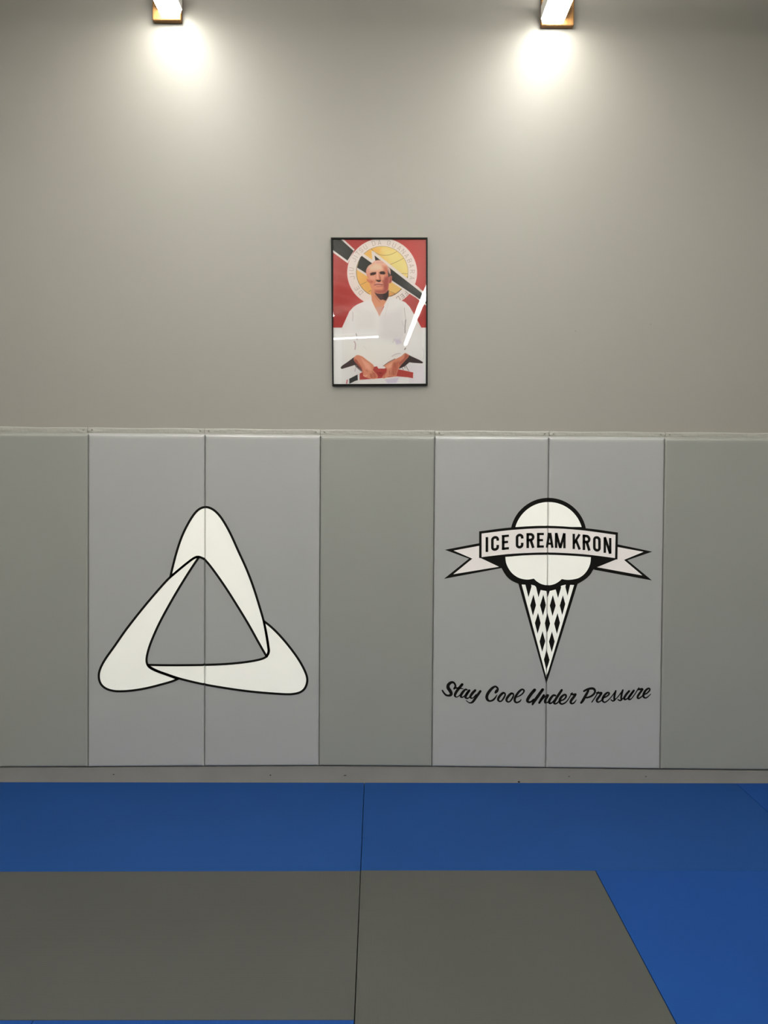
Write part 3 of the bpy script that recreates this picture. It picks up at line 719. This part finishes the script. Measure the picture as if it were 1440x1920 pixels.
# inner band and arrow
fill(K7([(385, 478), (470, 284), (485, 278), (640, 390), (560, 620), (383, 510)]), WHT, 4)
fill(K7([(388, 470), (430, 330), (455, 308), (640, 440), (560, 585), (388, 478)]), BLK, 4)
fill(K7([(594, 230), (632, 243), (900, 455), (1300, 775), (1300, 815), (1225, 905), (890, 690), (800, 640), (640, 420), (612, 390)]), WHT, 4)
fill(K7([(640, 300), (870, 487), (1262, 790), (1330, 846), (1290, 930), (1228, 885), (890, 660), (780, 590), (655, 400)]), BLK, 4)
# ring lettering
def ring(word, col, wd, size=(44, 66)):
    for ch, x, yv in word:
        dx, dy = x - 751, yv - 546; r = math.hypot(dx, dy); up = (dx / r, dy / r); rt = (-up[1], up[0])
        W, H = size if ch != 'I' else (10, size[1])
        for st in glyph(ch, W, H, 5):
            line(K7([(x + rt[0] * (u - W / 2) - up[0] * (v - H / 2), yv + rt[1] * (u - W / 2) - up[1] * (v - H / 2)) for u, v in st]), wd, col, 3.6, 0.85)
GR = (142, 128, 120)
ring([('D', 438, 838), ('E', 385, 776), ('J', 318, 625), ('I', 304, 565), ('U', 303, 500), ('J', 338, 365), ('I', 366, 315), ('T', 398, 268), ('S', 443, 222), ('U', 506, 180), ('D', 628, 126), ('A', 712, 112),
      ('G', 848, 120), ('U', 925, 154), ('A', 1000, 194), ('N', 1060, 242), ('A', 1110, 306), ('B', 1152, 378), ('A', 1180, 450), ('R', 1192, 535), ('A', 1188, 628)], GR, 3.6)
ring([('F', 1098, 850), ('E', 1046, 892), ('D', 985, 926), ('E', 912, 955)], (86, 70, 64), 4.2, (42, 60))
# lower background and the white jacket
fill([(60, 1137), (1300, 1137), (1300, 1900), (60, 1900)], (226, 224, 220), 4)
GI = (223, 219, 215)
fill([(597, 788), (560, 815), (500, 838), (430, 868), (385, 900), (340, 950), (300, 1038), (252, 1145), (252, 1800), (1200, 1800), (1182, 1145), (1130, 1050), (1085, 968), (1040, 893), (990, 842), (905, 805), (806, 775), (690, 1000)], GI, 5)
fill([(700, 1000), (960, 900), (1000, 1180), (960, 1350), (700, 1260)], (212, 206, 204), 120, 0.8)
fill([(400, 900), (640, 960), (640, 1150), (420, 1150)], (217, 211, 206), 90, 0.7)
fill([(300, 1300), (900, 1300), (900, 1560), (300, 1560)], (224, 220, 212), 120, 0.8)
CR = (176, 162, 166)
for p, wd, col, a in (([(322, 190), (326, 250), (320, 318)], 9, CR, .6), ([(368, 505), (382, 535)], 9, (110, 90, 92), .8), ([(375, 575), (388, 590)], 9, (120, 100, 100), .7), ([(345, 620), (362, 660), (355, 735)], 13, (172, 140, 148), .8),
                      ([(1076, 130), (1082, 200), (1095, 290)], 5, (140, 128, 126), .7), ([(1042, 320), (1060, 400)], 6, CR, .6), ([(1095, 300), (1085, 400), (1084, 495)], 8, (88, 76, 72), .85), ([(1092, 718), (1080, 738)], 11, (64, 56, 52), .85),
                      ([(905, 640), (925, 590)], 5, (168, 152, 164), .7), ([(895, 838), (950, 805), (1015, 795)], 12, (188, 176, 180), .8), ([(480, 690), (525, 735)], 4, (196, 188, 190), .7), ([(1345, 720), (1362, 800), (1350, 880)], 10, (196, 190, 190), .6),
                      ([(840, 60), (815, 150), (790, 260)], 5, (198, 190, 184), .7), ([(1060, 480), (1020, 560), (985, 600)], 8, (206, 198, 202), .6)):
    line(K8(p), wd * 0.8, col, 6, a, 3)
fill(K8([(920, 582), (1010, 590), (1040, 640), (960, 665)]), (200, 188, 200), 30, 0.8)
# neck and chest
fill([(592, 700), (600, 820), (634, 895), (672, 962), (690, 1002), (715, 945), (748, 868), (800, 775), (800, 690)], (214, 150, 116), 5)
fill([(645, 900), (690, 1000), (735, 890)], (206, 160, 146), 30, 0.9)
fill(K9([(560, 1180), (1050, 1150), (1050, 1345), (960, 1490), (860, 1455), (780, 1475), (690, 1380), (610, 1270)]), (82, 54, 54), 10)
fill(K9([(870, 1240), (1050, 1150), (1050, 1345), (960, 1490), (860, 1440)]), (50, 40, 42), 24, 0.9)
line(K9([(600, 1330), (680, 1450), (760, 1530)]), 8, (186, 112, 84), 12, 0.7)
# head
fill(K9([(610, 150), (760, 135), (900, 215), (1010, 320), (1105, 430), (1120, 580), (1100, 690), (1070, 900), (1050, 1080), (1000, 1190), (900, 1255), (720, 1262), (600, 1225), (520, 1150), (450, 1040), (405, 880), (350, 720), (300, 590), (295, 470), (370, 330), (490, 245)]), (216, 148, 120), 5, 1, 4)
HEAD = [(610, 150), (760, 135), (900, 215), (1010, 320), (1105, 430), (1120, 580), (1100, 690), (1070, 900), (1050, 1080), (1000, 1190), (900, 1255), (720, 1262), (600, 1225), (520, 1150), (450, 1040), (405, 880), (350, 720), (300, 590), (295, 470), (370, 330), (490, 245)]
MASK = region(K9(HEAD), 4)
fill(K9([(340, 340), (620, 200), (900, 300), (960, 480), (700, 500), (420, 520)]), (232, 203, 178), 80, 0.95)
fill(K9([(600, 160), (760, 140), (890, 220), (1000, 330), (900, 290), (720, 240), (560, 240)]), (226, 186, 174), 26, 0.9)
line(K9([(640, 215), (740, 205), (860, 235)]), 7, (196, 140, 124), 12, 0.6)
fill(K9([(300, 430), (380, 350), (400, 520), (370, 640), (310, 590)]), (224, 170, 156), 30, 0.8)
fill(K9([(850, 330), (1000, 370), (1060, 500), (1060, 620), (950, 600), (890, 480)]), (196, 110, 86), 60, 0.8)
fill(K9([(880, 720), (1080, 640), (1065, 900), (1045, 1090), (980, 1200), (900, 1220), (880, 960)]), (166, 82, 74), 46, 0.95)
fill(K9([(1000, 340), (1060, 350), (1110, 440), (1125, 600), (1070, 690), (1045, 560)]), (206, 178, 172), 14, 0.8)
fill(K9([(1030, 470), (1060, 540), (1110, 620), (1100, 690), (1050, 700), (1035, 580)]), (62, 54, 56), 16, 0.95)
MASK = None
fill(K9([(1075, 690), (1150, 645), (1172, 690), (1160, 860), (1110, 915), (1060, 900)]), (190, 106, 92), 6)
line(K9([(1120, 720), (1125, 800), (1100, 870)]), 7, (124, 58, 52), 10, 0.7)
fill(K9([(305, 755), (400, 790), (440, 900), (370, 880), (320, 840)]), (208, 128, 102), 10, 0.9)
MASK = region(K9(HEAD), 4)
fill(K9([(430, 800), (540, 840), (500, 900), (440, 900)]), (190, 104, 78), 36, 0.85)
fill(K9([(400, 660), (600, 650), (600, 780), (430, 780)]), (226, 176, 152), 50, 0.8)
fill(K9([(800, 640), (900, 650), (900, 760), (830, 780)]), (222, 168, 142), 40, 0.8)
fill(K9([(430, 580), (500, 545), (635, 532), (640, 590), (560, 630), (445, 645)]), (58, 34, 32), 12)
fill(K9([(738, 545), (800, 512), (905, 510), (950, 570), (910, 612), (780, 605)]), (46, 34, 34), 12)
fill(K9([(640, 540), (700, 540), (728, 760), (660, 760)]), (232, 184, 160), 24, 0.9)
fill(K9([(725, 560), (745, 620), (800, 770), (740, 770)]), (168, 98, 78), 18, 0.85)
fill(K9([(612, 800), (660, 792), (730, 800), (780, 785), (802, 815), (765, 862), (710, 868), (655, 838)]), (66, 40, 34), 10)
fill(K9([(620, 885), (700, 880), (810, 890), (830, 930), (700, 925), (610, 940)]), (216, 168, 156), 16, 0.9)
line(K9([(590, 968), (640, 945), (700, 938), (770, 948), (850, 958)]), 9, (128, 60, 62), 7, 0.95)
line(K9([(640, 985), (720, 985), (800, 985)]), 9, (208, 146, 136), 10, 0.8)
line(K9([(660, 1020), (740, 1022), (830, 1005)]), 8, (156, 84, 74), 12, 0.8)
line(K9([(840, 820), (900, 890), (905, 1010)]), 7, (146, 74, 66), 12, 0.7)
line(K9([(590, 850), (570, 930), (560, 990)]), 7, (192, 116, 92), 14, 0.6)
fill(K9([(630, 1040), (800, 1040), (800, 1110), (640, 1110)]), (224, 156, 126), 50, 0.9)
fill(K9([(600, 1140), (820, 1130), (1000, 1100), (980, 1200), (880, 1255), (700, 1255), (600, 1215)]), (172, 92, 82), 40, 0.85)
MASK = None
# sleeves' dark insides, belt, hands
fill(KH([(72, 330), (95, 300), (190, 235), (290, 160), (360, 250), (420, 390), (300, 288), (180, 325), (90, 352)]), (72, 56, 56), 5)
fill(KH([(1100, 98), (1200, 150), (1330, 210), (1385, 245), (1370, 262), (1240, 255), (1165, 245), (1090, 310), (1000, 350), (1000, 200)]), (62, 50, 50), 5)
line(KH([(750, 305), (830, 245), (935, 190)]), 7, (86, 54, 46), 6, 0.85)
fill(KH([(760, 480), (1000, 475), (1150, 490), (1150, 640), (700, 640), (430, 640), (350, 560), (600, 510)]), (232, 229, 226), 8)
fill(KH([(770, 520), (1010, 480), (960, 580), (820, 590)]), (200, 192, 205), 30, 0.8)
fill(KH([(1160, 270), (1400, 300), (1420, 600), (1160, 600)]), (218, 212, 214), 50, 0.8)
fill(KH([(375, 425), (590, 320), (650, 308), (672, 345), (770, 345), (800, 330), (985, 355), (1130, 385), (1226, 408), (1222, 500), (1140, 485), (970, 470), (830, 485), (700, 500), (375, 525)]), (176, 68, 62), 5)
fill(KH([(640, 400), (760, 400), (720, 470), (680, 470)]), (158, 52, 50), 20, 0.8)
line(KH([(690, 415), (720, 420)]), 6, (96, 34, 34), 6, 0.8)
fill(KH([(210, 510), (342, 440), (346, 530), (300, 545), (212, 590)]), (44, 46, 46), 5)
line(KH([(178, 530), (168, 582)]), 12, (186, 80, 84), 6, 0.9)
for p in ([(1045, 330), (1060, 350), (1070, 365)], [(1090, 290), (1095, 340)], [(1110, 300), (1135, 350), (1155, 380)]): line(KH(p), 6, (88, 74, 84), 6, 0.8)
line(KH([(300, 385), (315, 330), (325, 300)]), 12, (190, 178, 186), 12, 0.7)
line(KH([(310, 300), (360, 350), (405, 385)]), 10, (70, 56, 60), 8, 0.8)
sk = (210, 142, 114)
fill(KH([(280, 185), (330, 130), (410, 148), (480, 200), (590, 285), (600, 330), (590, 370), (650, 440), (660, 490), (600, 512), (520, 500), (440, 470), (425, 420), (395, 340), (300, 235)]), sk, 5, 1, 4)
fill(KH([(1160, 140), (1095, 98), (1035, 148), (930, 200), (830, 252), (765, 305), (800, 340), (800, 390), (735, 485), (765, 502), (850, 470), (950, 472), (970, 420), (1010, 320), (1090, 225)]), sk, 5, 1, 4)
fill(KH([(285, 190), (320, 200), (410, 330), (430, 420), (390, 350), (300, 240)]), (158, 82, 68), 22, 0.85)
fill(KH([(400, 180), (540, 280), (560, 380), (470, 340)]), (228, 172, 148), 40, 0.85)
fill(KH([(540, 430), (620, 400), (655, 480), (600, 505), (540, 490)]), (184, 104, 82), 20, 0.75)
fill(KH([(1100, 105), (1160, 140), (1090, 220), (1010, 310), (1000, 250), (1080, 180)]), (168, 88, 72), 24, 0.85)
fill(KH([(900, 260), (1000, 220), (990, 330), (950, 460), (870, 450)]), (180, 100, 78), 40, 0.75)
fill(KH([(790, 300), (900, 240), (880, 330), (810, 350)]), (228, 172, 146), 28, 0.8)
for p in ([(570, 385), (610, 440), (625, 495)], [(540, 430), (570, 500)], [(480, 370), (500, 390)], [(800, 400), (775, 440), (760, 490)], [(850, 380), (850, 440)], [(905, 390), (915, 450)], [(320, 215), (345, 235)], [(930, 250), (940, 320)]):
    line(KH(p), 5, (150, 78, 62), 8, 0.75)
line(KH([(440, 455), (470, 470), (490, 450)]), 9, (236, 196, 180), 10, 0.7)
lx = IMG / 255.0
LINI = np.where(lx <= 0.04045, lx / 12.92, ((lx + 0.055) / 1.055) ** 2.4) * np.array((1.19, 1.22, 1.28))
LINI = np.minimum(LINI, 0.9)
ny, nx = XX.shape
Y_PRINT = -0.010
q = [on_wall(*c1(*p), Y_PRINT) for p in ((PX0, PY0), (PX1, PY0), (PX1, PY1), (PX0, PY1))]
U = (XX - PX0) / (PX1 - PX0); V = (YY - PY0) / (PY1 - PY0)
# keep only the grid points inside the frame's rebate
xw = (q[0][0] * (1 - U) + q[1][0] * U) * (1 - V) + (q[3][0] * (1 - U) + q[2][0] * U) * V
zw = (q[0][1] * (1 - U) + q[1][1] * U) * (1 - V) + (q[3][1] * (1 - U) + q[2][1] * U) * V
xa, xb = max(inner[0][0], inner[3][0]) - 0.004, min(inner[1][0], inner[2][0]) + 0.004
za, zb = max(inner[2][1], inner[3][1]) - 0.004, min(inner[0][1], inner[1][1]) + 0.004
xw = np.clip(xw, xa, xb); zw = np.clip(zw, za, zb)
verts = np.stack([xw - off.x, np.full(xw.shape, Y_PRINT), zw - off.z], -1).reshape(-1, 3)
idx = np.arange(ny * nx).reshape(ny, nx)
quads = np.stack([idx[1:, :-1], idx[1:, 1:], idx[:-1, 1:], idx[:-1, :-1]], -1).reshape(-1, 4)
me = bpy.data.meshes.new('print')
me.vertices.add(len(verts)); me.vertices.foreach_set('co', verts.ravel().astype(np.float32))
me.loops.add(quads.size); me.loops.foreach_set('vertex_index', quads.ravel().astype(np.int32))
me.polygons.add(len(quads)); me.polygons.foreach_set('loop_start', np.arange(0, quads.size, 4, dtype=np.int32))
me.update(calc_edges=True); me.validate()
ca = me.color_attributes.new('ink', 'FLOAT_COLOR', 'POINT')
ca.data.foreach_set('color', np.concatenate([LINI.reshape(-1, 3), np.ones((ny * nx, 1))], 1).ravel().astype(np.float32))
m = mat('poster_paper', (0.8, 0.8, 0.8), rough=0.6, spec=0.2)
at = m.node_tree.nodes.new('ShaderNodeAttribute'); at.attribute_name = 'ink'
m.node_tree.links.new(at.outputs['Color'], m.node_tree.nodes['Principled BSDF'].inputs['Base Color'])
me.materials.append(m)
po = bpy.data.objects.new('print', me); COL.objects.link(po); po.parent = fr_root
# backing board behind the print
bm = bmesh.new(); add_box(bm, xa - off.x, xb - off.x, -0.0085, -0.001, za - off.z, zb - off.z)
obj('backing_board', bm, M_DARK, fr_root)
# acrylic glazing, bowed outward by a couple of millimetres
bm = bmesh.new(); n = 20; G = []
for r in range(n + 1):
    row = []
    for c in range(n + 1):
        x = xa + (xb - xa) * c / n; z = za + (zb - za) * r / n
        ux = x - (xa + xb) / 2; uz = z - (za + zb) / 2
        row.append(bm.verts.new((x - off.x, -0.0185 + ux * ux / 24.0 + uz * uz / 76.0 - 0.009 * ux * uz, z - off.z)))
    G.append(row)
for a, b in zip(G, G[1:]):
    for c in range(n): bm.faces.new((a[c], a[c + 1], b[c + 1], b[c]))
gm = bpy.data.materials.new('acrylic'); gm.use_nodes = True; nt = gm.node_tree; nt.nodes.clear()
o_ = nt.nodes.new('ShaderNodeOutputMaterial'); mx = nt.nodes.new('ShaderNodeMixShader'); fz = nt.nodes.new('ShaderNodeFresnel'); fz.inputs['IOR'].default_value = 1.55
tr_ = nt.nodes.new('ShaderNodeBsdfTransparent'); gl = nt.nodes.new('ShaderNodeBsdfGlossy'); gl.inputs['Roughness'].default_value = 0.012
nt.links.new(fz.outputs[0], mx.inputs[0]); nt.links.new(tr_.outputs[0], mx.inputs[1]); nt.links.new(gl.outputs[0], mx.inputs[2]); nt.links.new(mx.outputs[0], o_.inputs[0])
obj('acrylic_pane', bm, gm, fr_root, True, recalc=False)

# tiny filled nail marks on the painted wall
for px, py in ((1080, 620), (1220, 607.5)):
    disc_on('wall_plug', px, py, 0.0, 0.006, M_WALL, bpy.data.objects['wall_back'])
